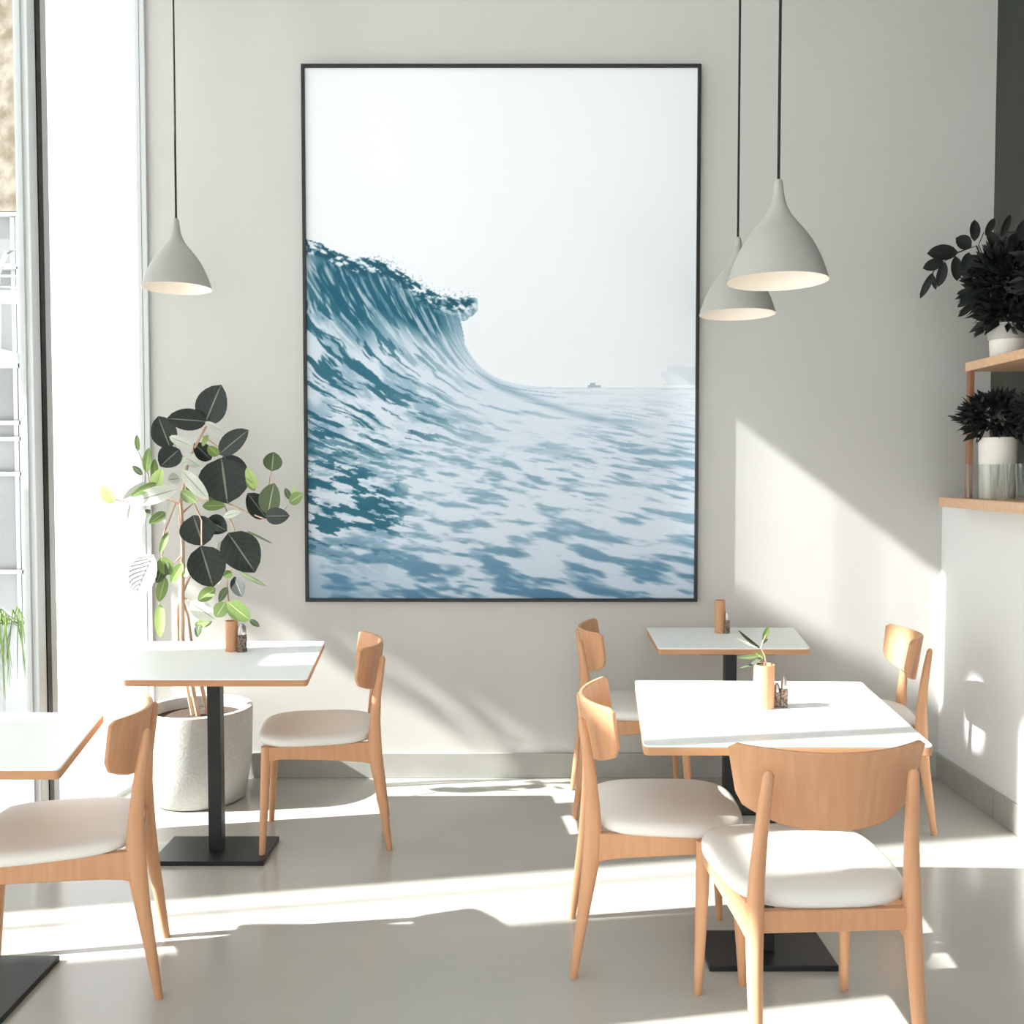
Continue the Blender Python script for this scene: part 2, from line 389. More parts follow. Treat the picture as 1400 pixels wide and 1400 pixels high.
me.polygons.add(nq); me.polygons.foreach_set('loop_start', np.arange(0, nq * 4, 4, dtype=np.int32))
me.update(calc_edges=True); me.validate()
ca = me.color_attributes.new('ink', 'FLOAT_COLOR', 'POINT')
L = np.where(img <= .04045, img / 12.92, ((img + .055) / 1.055) ** 2.4)
ca.data.foreach_set('color', np.concatenate([L, np.ones((GH, GW, 1))], -1).astype(np.float32).reshape(-1))
pm = mat('printed_sea_photograph', (255, 255, 255), .6, spec=.2)
an = pm.node_tree.nodes.new('ShaderNodeAttribute'); an.attribute_name = 'ink'
pm.node_tree.links.new(an.outputs['Color'], pm.node_tree.nodes['Principled BSDF'].inputs['Base Color'])
me.materials.append(pm)
po = bpy.data.objects.new('print', me); COL.objects.link(po); po.parent = art_root
MB().box(-hw + t, hw - t, .016, .026, t, ph - t).build('backing_board', M['frame_art'], art_root, smooth=False)

# ------------------------------------------------------------------ pendant lamps
def lamp(loc, scale, label):
    r = thing('pendant_lamp', label, 'lamp', loc, 0, 'grey pendant lamps')
    W, Hh = .15, .305
    pr = [(.0, 1.0), (.06, 1.0), (.085, .97), (.10, .90), (.125, .82), (.17, .74), (.26, .65), (.40, .565), (.54, .48), (.67, .39), (.78, .29), (.87, .19), (.94, .09), (1.0, .0)]
    out = [(a * W * scale, b * Hh * scale) for a, b in pr]
    inn = [((a - .02) * W * scale if a > .05 else 0.0001, (b - .012) * Hh * scale) for a, b in pr[1:]][::-1]
    inn[0] = (W * scale * .985, 0)
    MB().lathe([(max(a, .0001), b) for a, b in out], 48).build('lamp_shade', M['lamp'], r, angle=60)
    MB().lathe([(W * scale, 0)] + inn, 48).build('shade_lining', M['lamp_in'], r, angle=60)
    top = (ZC - loc[2])
    MB().tube([(0, 0, Hh * scale * .99), (0, 0, top * .5), (0, 0, top - .03)], .0045, 8).build('cord', M['cord'], r)
    MB().lathe([(.0001, top), (.05, top), (.05, top - .025), (.0001, top - .03)], 24).build('ceiling_rose', M['lamp'], r)
    b = MB().lathe([(.0001, -.0), (.016, .004), (.026, .02), (.028, .035), (.02, .055), (.012, .07), (.012, .09)], 20, (0, 0, .06 * scale)).build('bulb', M['ceramic'], r)
    return r
def lamp_at(px, rim_y, zc, width_px, label):
    c = at(px, rim_y, y=zc); lamp((c.x, c.y, c.z), (width_px * zc / F) / .30, label)
lamp_at(242, 394.5, 4.0, 92, 'light grey bell pendant lamp by the window above the potted plant')
lamp_at(1063, 385, 2.87, 134, 'nearest and largest grey bell pendant lamp, over the right front table')
lamp_at(1008, 430, 3.78, 102, 'grey bell pendant lamp partly hidden behind a nearer one, right of the picture')

# ------------------------------------------------------------------ chairs
def make_chair():
    r = thing('dining_chair', '', 'chair')
    # cushion
    def ring(k, z, n=56):
        out = []
        for i in range(n):
            t = 2 * PI * i / n; c, s = math.cos(t), math.sin(t)
            e = 2 / 3.4
            x = math.copysign(abs(c) ** e, c) * .228; y = math.copysign(abs(s) ** e, s) * .218
            y *= 1 + .05 * x / .22                                    # a little wider in front
            out.append((x * k + .004, y * k, z))
        return out
    n = 56; pr = [(.90, .426), (.965, .428), (.995, .434), (1.0, .444), (.99, .454), (.96, .462), (.90, .467), (.75, .471), (.5, .473), (.2, .474)]
    c = MB(); vs = []; fs = []
    for k, z in pr: vs += ring(k, z)
    for j in range(len(pr) - 1): fs += [(j * n + i, j * n + (i + 1) % n, (j + 1) * n + (i + 1) % n, (j + 1) * n + i) for i in range(n)]
    fs += [tuple(range(n))[::-1], tuple((len(pr) - 1) * n + i for i in range(n))]
    c.add(vs, fs); c.build('seat', M['seat'], r, angle=70)
    # aprons
    f = MB()
    def rail(p, q, z0a, z0b, th, nrm, zt=.428, zmid=None):
        p, q, nrm = Vector(p), Vector(q), Vector(nrm)
        N = 12; vs = []; fs = []
        for i in range(N + 1):
            t_ = i / N; b = p.lerp(q, t_)
            zb = z0a + (z0b - z0a) * t_
            if zmid: zb += zmid * ((2 * t_ - 1) ** 6)
            for off, z in ((-th, zb), (th, zb), (th, zt), (-th, zt)): vs.append((b.x + nrm.x * off, b.y + nrm.y * off, z))
        fs = [(4 * i + k, 4 * i + (k + 1) % 4, 4 * i + 4 + (k + 1) % 4, 4 * i + 4 + k) for i in range(N) for k in range(4)] + [(3, 2, 1, 0), (4 * N, 4 * N + 1, 4 * N + 2, 4 * N + 3)]
        f.add(vs, fs)
    for s in (-1, 1):
        rail((-.215, .180 * s, 0), (.19, .194 * s, 0), .350, .385, .011, (0, 1, 0), zmid=-.012)
    rail((.19, -.19, 0), (.19, .19, 0), .375, .375, .011, (1, 0, 0), zmid=-.02)
    rail((-.215, -.18, 0), (-.215, .18, 0), .378, .378, .011, (1, 0, 0))
    f.build('seat_frame', M['wood'], r, bevel=.003)
    for s in (-1, 1):                                                  # front legs
        MB().tube([(.212, .200 * s, 0), (.206, .197 * s, .12), (.198, .194 * s, .28), (.194, .193 * s, .38), (.194, .193 * s, .430)],
                  [.0105, .014, .0175, .0185, .018], 14).build('leg', M['wood'], r)
    for s in (-1, 1):                                                  # rear legs run up to carry the backrest
        MB().tube([(-.272, .187 * s, 0), (-.252, .185 * s, .14), (-.232, .183 * s, .27), (-.220, .181 * s, .36), (-.216, .179 * s, .43), (-.218, .176 * s, .51),
                   (-.225, .171 * s, .60), (-.238, .166 * s, .685), (-.249, .162 * s, .748), (-.251, .161 * s, .757)],
                  [.0115, .0145, .0175, .0195, .0195, .0175, .016, .0145, .012, .005], 14,
                  sx=[.011, .016, .021, .026, .026, .021, .017, .0145, .011, .005]).build('leg', M['wood'], r)
    # curved plywood backrest
    NU, NV = 28, 10; front = []; back = []
    for j in range(NV + 1):
        for i in range(NU + 1):
            u = -1 + 2 * i / NU; v = j / NV
            zlo = .610 + .050 * abs(u) ** 3; zhi = .800 - .006 * (1 - u * u)
            # rounded corners
            cr_ = max(0, abs(u) - .93) / .07
            zhi_ = zhi - .012 * cr_ ** 2; zlo_ = zlo + .022 * cr_ ** 2
            z = zlo_ + (zhi_ - zlo_) * v
            hwid = .205 + .022 * v
            y = u * hwid
            x = -.222 - (z - .605) * .14 + .088 * abs(u) ** 2.0
            th = .0065
            nx, ny = 1, -2 * .088 * u / hwid; l = math.hypot(nx, ny); nx /= l; ny /= l
            front.append((x + nx * th, y + ny * th, z)); back.append((x - nx * th, y - ny * th, z))
    b = MB(); W_ = NU + 1; o2 = len(front); fs = []
    for j in range(NV):
        for i in range(NU):
            a = j * W_ + i; fs.append((a, a + 1, a + W_ + 1, a + W_)); fs.append((o2 + a, o2 + a + W_, o2 + a + W_ + 1, o2 + a + 1))
    for i in range(NU):
        fs.append((i, o2 + i, o2 + i + 1, i + 1)); a = NV * W_ + i; fs.append((a, a + 1, o2 + a + 1, o2 + a))
    for j in range(NV):
        a = j * W_; fs.append((a, a + W_, o2 + a + W_, o2 + a)); a += NU; fs.append((a, o2 + a, o2 + a + W_, a + W_))
    b.add(front + back, fs); b.build('backrest', M['wood'], r, bevel=.003, angle=50)
    return r
chair0 = make_chair()
first = True
def chair(x, y, deg, label):
    global first
    c = chair0 if first else copy_tree(chair0)
    first = False
    c.scale = (1, 1, 1)
    c.location = (x, y, 0); c.rotation_euler = (0, 0, math.radians(deg)); tag(c, label, 'chair', 'wooden dining chairs')
    if y < 2.5: c.scale = (1.03, 1.05, 1.035)
CH = dict(
    c1=(-1.30, 2.70, 197), c2=(-.775, 3.80, 189), c3=(.46, 2.885, -3), c4=(.745, 2.42, 93), c5=(.545, 4.17, -2), c6=(1.48, 4.04, 170))
chair(*CH['c4'], 'nearest oak dining chair, its curved back turned to the camera at the right front table')
chair(*CH['c3'], 'oak dining chair seen side-on at the left side of the right front table, facing right')
chair(*CH['c1'], 'shaded oak dining chair at the lower left beside the partly cut-off table')
chair(*CH['c2'], 'oak dining chair standing alone right of the window table, in front of the picture wall')
chair(*CH['c5'], 'pale sunlit oak chair at the left end of the table against the back wall')
chair(*CH['c6'], 'sunlit oak chair in the back right corner facing left')

# ------------------------------------------------------------------ tables
def rounded(poly, r, n=5):
    out = []; N = len(poly)
    for i in range(N):
        p, a, b = Vector(poly[i]), Vector(poly[i - 1]), Vector(poly[(i + 1) % N])
        d1, d2 = (a - p).normalized(), (b - p).normalized()
        p0, p1 = p + d1 * r, p + d2 * r
        for k in range(n + 1):
            t_ = k / n; out.append(tuple(p0 * (1 - t_) ** 2 + p * 2 * t_ * (1 - t_) + p1 * t_ * t_))
    return out
def table(quad, post, base, label, baserot=0, r=.02):
    """quad: corners of the top in the room's xy; post, base: xy of the foot and half sizes of its plate"""
    cx, cy = post
    t_ = thing('cafe_table', label, 'table', (cx, cy, 0), 0, 'white-topped cafe tables')
    loc = [(p[0] - cx, p[1] - cy) for p in quad]
    rp = rounded(loc, r)
    MB().prism(rp, .734, .740).build('tabletop', M['laminate'], t_, smooth=False, bevel=.0015)
    MB().prism(rp, .712, .734).build('table_edge', M['ply'], t_, smooth=False, bevel=.002)
    MB().box(-.16, .16, -.16, .16, .704, .712).build('mounting_plate', M['black'], t_, smooth=False)
    MB().box(-.025, .025, -.025, .025, .018, .704).build('pedestal', M['black'], t_, smooth=False, bevel=.002)
    MB().box(-base[0], base[0], -base[1], base[1], 0, .018).build('base_plate', M['black'], t_, smooth=False, bevel=.002)
    return t_
def xy(px, py): p = at(px, py, z=.74); return (p.x, p.y)
T2 = [xy(168, 928), xy(420, 928), xy(444, 876.5), xy(200, 877)]
T3 = [xy(880, 1019), xy(1277, 1020), xy(1178, 932), xy(868, 930)]
T4 = [xy(900, 886), xy(1108, 886), xy(1085, 858), xy(884, 858)]
b1, b2 = xy(143, 974), xy(81, 1051)
T1 = [(b2[0] - .66, b2[1] + .0), b2, b1, (b1[0] - .62, b1[1])]
c = at(297, 1166, z=0); table(T2, (c.x, c.y), (.21, .125), 'white cafe table by the plant, in front of the window strip')
c = at(1045, 1303, z=0); table(T3, (c.x, c.y), (.19, .11), 'large white cafe table at the right front, with a wooden vase of sprigs')
table(T4, (.955, 4.14), (.19, .11), 'white cafe table furthest back, against the back wall')
table(T1, (-1.585, 2.642), (.225, .165), 'white cafe table at the far left, cut off by the edge of the photo')

# ------------------------------------------------------------------ things on the tables
def wooden_pot(p, r, h, label, group='wooden cylinder holders'):
    t_ = thing('wooden_holder', label, 'vase', p, 0, group)
    MB().lathe([(.0001, .0), (r, 0), (r, h * .5), (r, h), (r * .86, h), (r * .84, h * .35), (.0001, h * .35)], 32).build('holder', M['wood'], t_, angle=30)
    return t_
def shaker(p, r, h, content, label, square=False):
    t_ = thing('shaker', label, 'shaker', p, 0, 'glass shakers')
    if square:
        MB().box(-r, r, -r, r, 0, h * .62).build('jar', M['pepper'] if content == 'pepper' else M['salt'], t_, smooth=False, bevel=.003)
    else:
        MB().lathe([(.0001, 0), (r, 0), (r, h * .55), (r * .96, h * .62), (.0001, h * .62)], 20).build('jar', M['pepper'] if content == 'pepper' else M['salt'], t_, angle=40)
    MB().lathe([(r * .9, h * .62), (r * .95, h * .7), (r * .8, h * .9), (r * .35, h), (.0001, h)], 20).build('cap', M['steel'], t_, angle=40)
    return t_
ZT = .7402
p = at(317, 890, z=ZT); wooden_pot(p, .026, .125, 'small round wooden holder on the white table by the plant')
p = at(331, 891, z=ZT); shaker(p, .0195, .115, 'pepper', 'dark pepper shaker beside the wooden holder on the table by the plant')
p = at(1044, 967, z=ZT); v3 = wooden_pot(p, .032, .135, 'tall wooden cylinder vase holding a leafy sprig on the right front table')
p3 = p
p = at(1062, 966, z=ZT); shaker(p, .0095, .075, 'pepper', 'slim dark shaker touching the tall wooden vase on the right front table', True)
p = at(1071.5, 966.5, z=ZT); shaker(p, .0105, .095, 'pepper', 'squat peppermill, right of the slim dark shaker on the right front table', True)
p = at(984, 865, z=ZT); wooden_pot((p.x, p.y, ZT), .024, .150, 'slim wooden holder on the furthest table by the back wall')
p4 = p
MB_ = None
p = at(994, 866, z=ZT); shaker(p, .012, .10, 'pepper', 'small dark shaker beside the slim holder on the furthest table')
p = at(975, 866, z=ZT)

def leaf(parent, base, tip, width, m, normal=(0, -1, 0), droop=.15, fold=.18, name='leaf', shape=1.0, NL=9, NW=6):
    """a leaf from base to tip; width; normal is the side it shows; shape>1 puts the widest part nearer the base"""
    base, tip = Vector(base), Vector(tip); ax = tip - base; Ln = ax.length; ax.normalize()
    nr = Vector(normal); nr = (nr - ax * nr.dot(ax)).normalized(); sd = ax.cross(nr)
    b = MB(); vs = []
    for j in range(NL + 1):
        s = j / NL
        wv = max(0.0, math.sin(PI * s ** (1 / shape))) ** .62 * width / 2 if 0 < s < 1 else width * .012
        for i in range(NW + 1):
            u = -1 + 2 * i / NW
            p_ = base + ax * (Ln * s) + sd * (u * wv) + nr * (fold * wv * abs(u) - droop * Ln * (s * s - s * .3))
            vs.append(p_); b.uv[j * (NW + 1) + i] = (.5 + u / 2, s)
    b.add(vs, [(j * (NW + 1) + i, j * (NW + 1) + i + 1, (j + 1) * (NW + 1) + i + 1, (j + 1) * (NW + 1) + i) for j in range(NL) for i in range(NW)])
    o = b.build(name, m, parent, angle=80)
    return o
# sprigs: own thing in the vase
sp = thing('leafy_sprig', 'small sprig with one green and several dried leaves standing in the tall wooden vase', 'plant', (p3.x, p3.y, p3.z + .055))
def L(px, py, dy=0): q = at(px, py, y=p3.y + dy); return (q.x - p3.x, q.y - p3.y, q.z - p3.z - .055)
MB().tube([(0, 0, 0), L(1047, 905), L(1045, 895), L(1040, 886)], .0022, 6).tube([L(1040, 886), L(1042, 880), L(1047, 868)], .0016, 6).tube([(0, 0, 0), L(1043, 906), L(1042, 899), L(1038, 897)], .0018, 6).build('stem', M['bark'], sp)
leaf(sp, L(1043, 876), L(1051, 857), .018, M['leaf_green'], droop=.05)
leaf(sp, L(1040, 886), L(1005, 866), .022, M['leaf_olive'], (0, -.5, 1), droop=-.25)
leaf(sp, L(1039, 886), L(1003, 875), .016, M['leaf_pale'], (0, -.5, 1), droop=-.2)
leaf(sp, L(1040, 897), L(1008, 902), .024, M['leaf_olive'], (0, -.5, 1), droop=-.15)
leaf(sp, L(1042, 900), L(1024, 911), .018, M['leaf_pale'], (0, -.5, 1), droop=.15)
leaf(sp, L(1046, 902), L(1033, 893), .02, M['leaf_green'], droop=.1)
leaf(sp, L(1047, 906), L(1009, 912), .012, M['leaf_olive'], (0, -.3, 1), droop=.1)
leaf(sp, L(1042, 880), L(1050, 873), .008, M['leaf_olive'], droop=.1)

# ------------------------------------------------------------------ big potted plant
pot = at(270, 1112, z=0); PY = 4.27; PX = -1.42
pt = thing('potted_rubber_plant', 'tall rubber plant with broad dark leaves in a round concrete pot by the window', 'plant', (PX, PY, 0))
MB().lathe([(.0001, 0), (.19, 0), (.205, .01), (.232, .18), (.238, .40), (.236, .415), (.226, .42), (.212, .415), (.205, .36), (.0001, .35)], 64).build('pot', M['concrete'], pt, angle=50)
MB().lathe([(.0001, .372), (.1, .375), (.206, .366), (.206, .35)], 40).build('soil', M['soil'], pt)
def P(cx, cy, dy=0):
    """a point in the plant's frame from the close-up of it (3.5 x, origin 120, 500)"""
    q = at(120 + cx / 3.5, 500 + cy / 3.5, y=PY - .02 + dy); return (q.x - PX, q.y - PY, q.z)
st = MB()
def stem(pts, r0, r1, dys=None):
    q = [P(a, b, (dys or 0) * (i / len(pts))) for i, (a, b) in enumerate(pts)]
    n_ = len(q); st.tube(q, [r0 + (r1 - r0) * i / (n_ - 1) for i in range(n_)], 8)
g1 = (-.03, 0, .36); 
st.tube([(.0, 0, .36), P(452, 1310), P(452, 1080), P(455, 850), P(445, 650), P(480, 450), P(560, 300), P(600, 250)], [.012, .011, .011, .009, .008, .007, .005, .003], 8)
st.tube([(.04, .02, .36), P(492, 1310, .03), P(478, 1200, .03), P(440, 1090, .02), P(460, 960, .02), P(440, 760, .01), P(440, 640)], [.009, .009, .008, .008, .006, .005, .004], 8)
st.tube([(-.03, .01, .36), P(432, 1310, .04), P(430, 1150, .04), P(470, 1050, .03), P(500, 990, .02)], [.008, .008, .007, .006, .004], 8)
stem([(455, 700), (530, 640), (640, 645), (760, 700), (850, 735)], .006, .003, -.08)
stem([(640, 645), (700, 780), (722, 920), (665, 1010), (672, 1110), (690, 1180)], .005, .003, -.1)
stem([(840, 730), (862, 640), (870, 540), (882, 500)], .003, .002, -.05)
stem([(850, 735), (930, 700), (985, 640)], .003, .002, -.05)
stem([(440, 660), (300, 610), (200, 655), (125, 640)], .005, .003, -.1)
stem([(300, 610), (290, 520), (255, 440), (238, 400)], .003, .002, -.06)
stem([(420, 660), (365, 800), (352, 980), (342, 1140), (342, 1200)], .004, .002, -.12)
stem([(480, 450), (430, 420), (400, 330)], .004, .002, .05)
stem([(540, 330), (640, 400), (690, 370)], .004, .002, -.05)
stem([(455, 1110), (530, 1140), (560, 1200)], .003, .002, -.05)
stem([(500, 640), (545, 740), (545, 860)], .004, .003, -.08)
stem([(455, 900), (400, 960), (330, 1000)], .003, .002, -.1)
st.build('stem', M['bark'], pt)
D, G, LT, O, PA, S = (M['leaf_' + k] for k in ('dark', 'green', 'light', 'olive', 'pale', 'stripe'))
LV = [  # base, tip (close-up coordinates), width in the same units, material, depth offset
    ((560, 280), (635, 92), 150, D, .0), ((570, 268), (378, 250), 112, D, -.03), ((395, 395), (335, 240), 120, D, .06), ((440, 400), (345, 480), 118, D, .0),
    ((628, 425), (765, 305), 118, D, -.04), ((590, 450), (510, 372), 80, D, .04), ((640, 440), (668, 660), 225, D, -.08), ((650, 430), (752, 580), 120, D, -.05),
    ((505, 715), (552, 862), 165, D, -.02), ((570, 735), (665, 790), 95, D, .02), ((540, 862), (600, 1060), 170, D, -.08), ((672, 800), (800, 985), 175, D, -.05),
    ((700, 850), (690, 960), 80, D, .03), ((855, 730), (765, 610), 105, D, -.02), ((862, 715), (888, 562), 112, O, -.06), ((850, 720), (962, 718), 78, D, -.09),
    ((880, 505), (890, 412), 86, O, -.05), ((700, 1010), (738, 1105), 66, D, -.06), ((670, 1130), (775, 1220), 90, G, -.1), ((660, 1130), (612, 1205), 66, G, -.1),
    ((612, 1065), (525, 1125), 62, G, -.08), ((490, 1130), (610, 1215), 84, PA, -.06), ((595, 1225), (510, 1240), 42, G, -.06), ((535, 1235), (520, 1300), 40, O, -.05),
    ((775, 1215), (822, 1248), 26, O, -.08), ((130, 655), (62, 575), 72, LT, -.1), ((240, 410), (234, 328), 27, G, -.05), ((280, 510), (292, 392), 46, G, -.04),
    ((262, 522), (212, 478), 30, O, -.04), ((320, 545), (320, 445), 34, G, -.02), ((320, 600), (352, 492), 72, LT, -.08), ((300, 560), (165, 640), 50, PA, -.06),
    ((430, 590), (200, 655), 78, PA, -.12), ((330, 560), (205, 625), 40, G, -.09), ((300, 690), (240, 745), 42, O, -.1), ((372, 700), (292, 755), 44, G, -.1),
    ((270, 690), (220, 800), 52, PA, -.11), ((205, 655), (188, 742), 14, PA, -.1), ((316, 905), (215, 1105), 150, S, -.14), ((375, 925), (328, 1040), 70, O, -.13),
    ((345, 920), (402, 1000), 70, G, -.13), ((372, 1010), (338, 1132), 50, G, -.13), ((345, 1140), (345, 1300), 48, LT, -.12), ((455, 945), (395, 1040), 54, G, -.08),
    ((455, 990), (490, 990), 40, LT, -.08), ((382, 795), (345, 900), 32, G, -.1), ((548, 672), (660, 668), 50, G, -.1), ((570, 620), (640, 665), 30, O, -.08),
    ((805, 590), (760, 488), 48, LT, -.08), ((800, 600), (755, 540), 30, G, -.06), ((965, 655), (1030, 612), 56, G, -.08), ((968, 640), (945, 585), 28, O, -.08), ((980, 640), (985, 572), 14, LT, -.08),
    ((450, 500), (575, 640), 64, PA, -.12), ((470, 440), (535, 480), 50, PA, -.06), ((450, 480), (500, 420), 40, PA, -.03), ((390, 340), (500, 385), 44, PA, -.02),
    ((560, 270), (640, 310), 30, PA, -.07), ((575, 330), (548, 385), 26, LT, -.02), ((470, 590), (550, 560), 48, O, -.1), ((445, 600), (520, 655), 52, G, -.11),
    ((720, 985), (848, 1055), 24, O, -.08), ((760, 790), (882, 850), 10, O, -.08), ((660, 830), (625, 900), 44, PA, .0), ((640, 980), (622, 1045), 34, PA, -.06),
    ((670, 1060), (625, 1130), 40, O, -.07), ((625, 430), (575, 385), 50, G, -.1), ((690, 990), (650, 1010), 44, G, -.09), ((650, 720), (730, 700), 40, PA, -.02),
    ((440, 540), (385, 545), 60, PA, -.1), ((395, 640), (362, 760), 14, PA, -.09), ((690, 1200), (710, 1235), 30, PA, -.05)]
rl = random.Random(3)
for (b_, t_, w_, m_, dy) in LV:
    q0, q1 = Vector(P(*b_, dy)), Vector(P(*t_, dy + rl.uniform(-.05, .02)))
    leaf(pt, q0, q1, w_ / 3.5 * 4.25 / F * 1.04, m_, (rl.uniform(-.35, .35), -1, rl.uniform(0, .5)), droop=rl.uniform(.02, .10), fold=rl.uniform(.08, .22), shape=1.12)

# ------------------------------------------------------------------ shelves on the right
def board(name, pts, z0, z1, m, parent): return MB().prism(pts, z0, z1).build(name, m, parent, smooth=False, bevel=.003)
ZL = 1.362                                             # top of the lower board
sh = thing('wall_shelf', 'two-tier oak shelf with a rounded front on the right wall, carrying plants and glasses', 'shelf', (2.1, 4.0, 1.32))
def S_(x, y): return (x - 2.1, y - 4.0)
board('lower_board', [S_(1.93, 4.30), S_(2.27, 4.30), S_(2.27, 2.4), S_(1.80, 2.4), S_(1.84, 3.40)], 0, ZL - 1.32, M['shelf'], sh)
board('upper_board', [S_(1.932, 4.075), S_(2.27, 4.075), S_(2.27, 2.4), S_(1.93, 2.4)], .582, .62, M['shelf'], sh)
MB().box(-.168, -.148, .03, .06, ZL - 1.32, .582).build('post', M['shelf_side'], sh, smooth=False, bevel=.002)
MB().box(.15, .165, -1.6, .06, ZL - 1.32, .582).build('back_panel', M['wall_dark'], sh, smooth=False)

def pot_plain(parent, r, h, m, woven=False, n=40):
    pr = [(.0001, 0), (r * .86, 0), (r * .9, .004), (r, h * .96), (r * 1.02, h), (r * .93, h), (r * .9, h * .9), (.0001, h * .88)]
    return MB().lathe(pr, n).build('pot', m, parent, angle=40)
def leafy(parent, origin, sprays, rnd, m):
    """sprays: list of (dx, dy, dz of the tip, leaf count, leaf length)"""
    s_ = MB()
    for (dx, dy, dz, n_, ll) in sprays:
        o = Vector(origin); t_ = o + Vector((dx, dy, dz)); mid = o.lerp(t_, .5) + Vector((0, 0, .25 * abs(dx) + .01))
        pts = [o * (1 - k) ** 2 + mid * 2 * k * (1 - k) + t_ * k * k for k in [i / 8 for i in range(9)]]
        s_.tube(pts, [.003 - .0002 * i for i in range(9)], 5)
        for i in range(n_):
            k = .25 + .75 * (i + .5) / n_; b_ = o * (1 - k) ** 2 + mid * 2 * k * (1 - k) + t_ * k * k
            d = (t_ - o).normalized(); side = Vector((-d.z, 0, d.x)) * (1 if i % 2 else -1) + Vector((0, rnd.uniform(-.7, .7), 0))
            dirv = (d * rnd.uniform(.2, .7) + side * rnd.uniform(.6, 1)).normalized()
            leaf(parent, b_, b_ + dirv * ll * rnd.uniform(.75, 1.15), ll * rnd.uniform(.38, .5), m, (rnd.uniform(-.4, .4), -1, rnd.uniform(-.2, .6)), droop=.1, NL=6, NW=4)
        leaf(parent, t_, t_ + (t_ - mid).normalized() * ll, ll * .4, m, (0, -1, .3), NL=6, NW=4)
    s_.build('stem', m, parent)
def bush(parent, c, R, n, rnd, m, ll):
    """dense dark foliage as one part"""
    b = MB()
    for i in range(n):
        a, e = rnd.uniform(0, 2 * PI), rnd.uniform(-.9, 1.4); rr = rnd.uniform(.25, 1) ** .6
        p_ = Vector((c[0] + R[0] * rr * math.cos(a) * math.cos(e), c[1] + R[1] * rr * math.sin(a) * math.cos(e), c[2] + R[2] * rr * math.sin(e)))
        out = (p_ - Vector(c)).normalized() + Vector((rnd.uniform(-.5, .5), rnd.uniform(-.5, .5), rnd.uniform(-.5, .5)))
        out.normalize(); nr = out.cross(Vector((rnd.uniform(-1, 1), rnd.uniform(-1, 1), rnd.uniform(-1, 1)))).normalized(); sd = out.cross(nr)
        l_ = ll * rnd.uniform(.6, 1.2); w_ = l_ * .22
        o = b.add([p_, p_ + out * l_ * .4 + sd * w_, p_ + out * l_ * .4 + nr * w_ * .3, p_ + out * l_ * .4 - sd * w_, p_ + out * l_], [(0, 1, 2), (0, 2, 3), (1, 4, 2), (2, 4, 3)])
        for k, uvv in enumerate(((.5, 0), (1, .4), (.5, .4), (0, .4), (.5, 1))): b.uv[o + k] = uvv
    return b.build('foliage', m, parent, angle=30)

rnd = random.Random(11); ZU = 1.94
a = at(1358, 480, y=3.9)
pa = thing('potted_plant', 'dark plant with a long drooping leafy branch in a white pot on the upper shelf', 'plant', (2.02, 3.9, ZU), 0)
pot_plain(pa, .072, .135, M['ceramic'])
MB().lathe([(.0735, .07), (.0755, .125), (.0745, .132), (.072, .07)], 40).build('woven_band', M['ceramic_grey'], pa)
bush(pa, (.02, .02, .30), (.15, .12, .15), 950, rnd, M['leaf_black'], .075)
bush(pa, (-.03, -.03, .17), (.10, .07, .07), 300, rnd, M['leaf_black'], .06)
def q3(px, py, dy=0): v = at(px, py, y=3.86 + dy); return (v.x - 2.02, v.y - 3.9, v.z - ZU)
st2 = MB(); st2.tube([(0, 0, .15), q3(1335, 336), q3(1310, 345), q3(1280, 365), q3(1262, 395)], [.004, .0035, .003, .0025, .0015], 6)
st2.tube([(0, 0, .15), q3(1338, 335), q3(1345, 318)], .002, 6).tube([(.03, 0, .15), q3(1362, 340), q3(1375, 318), q3(1400, 317)], .002, 6)
st2.build('stem', M['leaf_black'], pa)
for b_, t_, w_ in [((1310, 345), (1268, 346), 22), ((1328, 338), (1307, 325), 20), ((1332, 330), (1333, 300), 15), ((1290, 357), (1262, 367), 16), ((1292, 358), (1283, 392), 14), ((1306, 350), (1309, 384), 17),
                   ((1276, 372), (1258, 408), 10), ((1273, 374), (1280, 396), 8), ((1347, 322), (1360, 298), 11), ((1368, 325), (1382, 293), 10), ((1362, 335), (1350, 316), 14), ((1378, 335), (1398, 322), 18),
                   ((1325, 345), (1318, 372), 16), ((1330, 395), (1308, 402), 8), ((1330, 405), (1309, 420), 9), ((1332, 415), (1310, 433), 9), ((1335, 400), (1312, 412), 7), ((1388, 345), (1400, 300), 14)]:
    leaf(pa, q3(*b_), q3(*t_), w_ * 3.9 / F, M['leaf_black'], (rnd.uniform(-.2, .2), -1, .1), droop=.05, NL=7, NW=4)
pb = thing('potted_plant', 'dark bushy plant in a taller grey pot at the photo edge of the upper shelf', 'plant', (2.12, 3.66, ZU), 0)
pot_plain(pb, .06, .15, M['ceramic_grey'])
bush(pb, (-.01, .0, .31), (.13, .12, .17), 700, rnd, M['leaf_black'], .08)

pc_ = thing('potted_plant', 'dark feathery plant in a white pot on the lower shelf behind the glasses', 'plant', (2.03, 3.98, ZL), 0)
pot_plain(pc_, .075, .255, M['ceramic'])
bush(pc_, (.0, 0, .34), (.15, .10, .085), 620, rnd, M['leaf_black'], .055)
leafy(pc_, (0, 0, .27), [(-.17, -.05, .06, 9, .028), (-.11, -.05, .14, 8, .03), (-.14, -.04, .02, 7, .026)], rnd, M['leaf_black'])
pd = thing('potted_plant', 'dark plant in a pale tapered pot right of the white pot on the lower shelf', 'plant', (2.13, 3.74, ZL), 0)
pot_plain(pd, .055, .245, M['ceramic_grey'])
bush(pd, (-.01, 0, .35), (.11, .10, .10), 480, rnd, M['leaf_black'], .06)

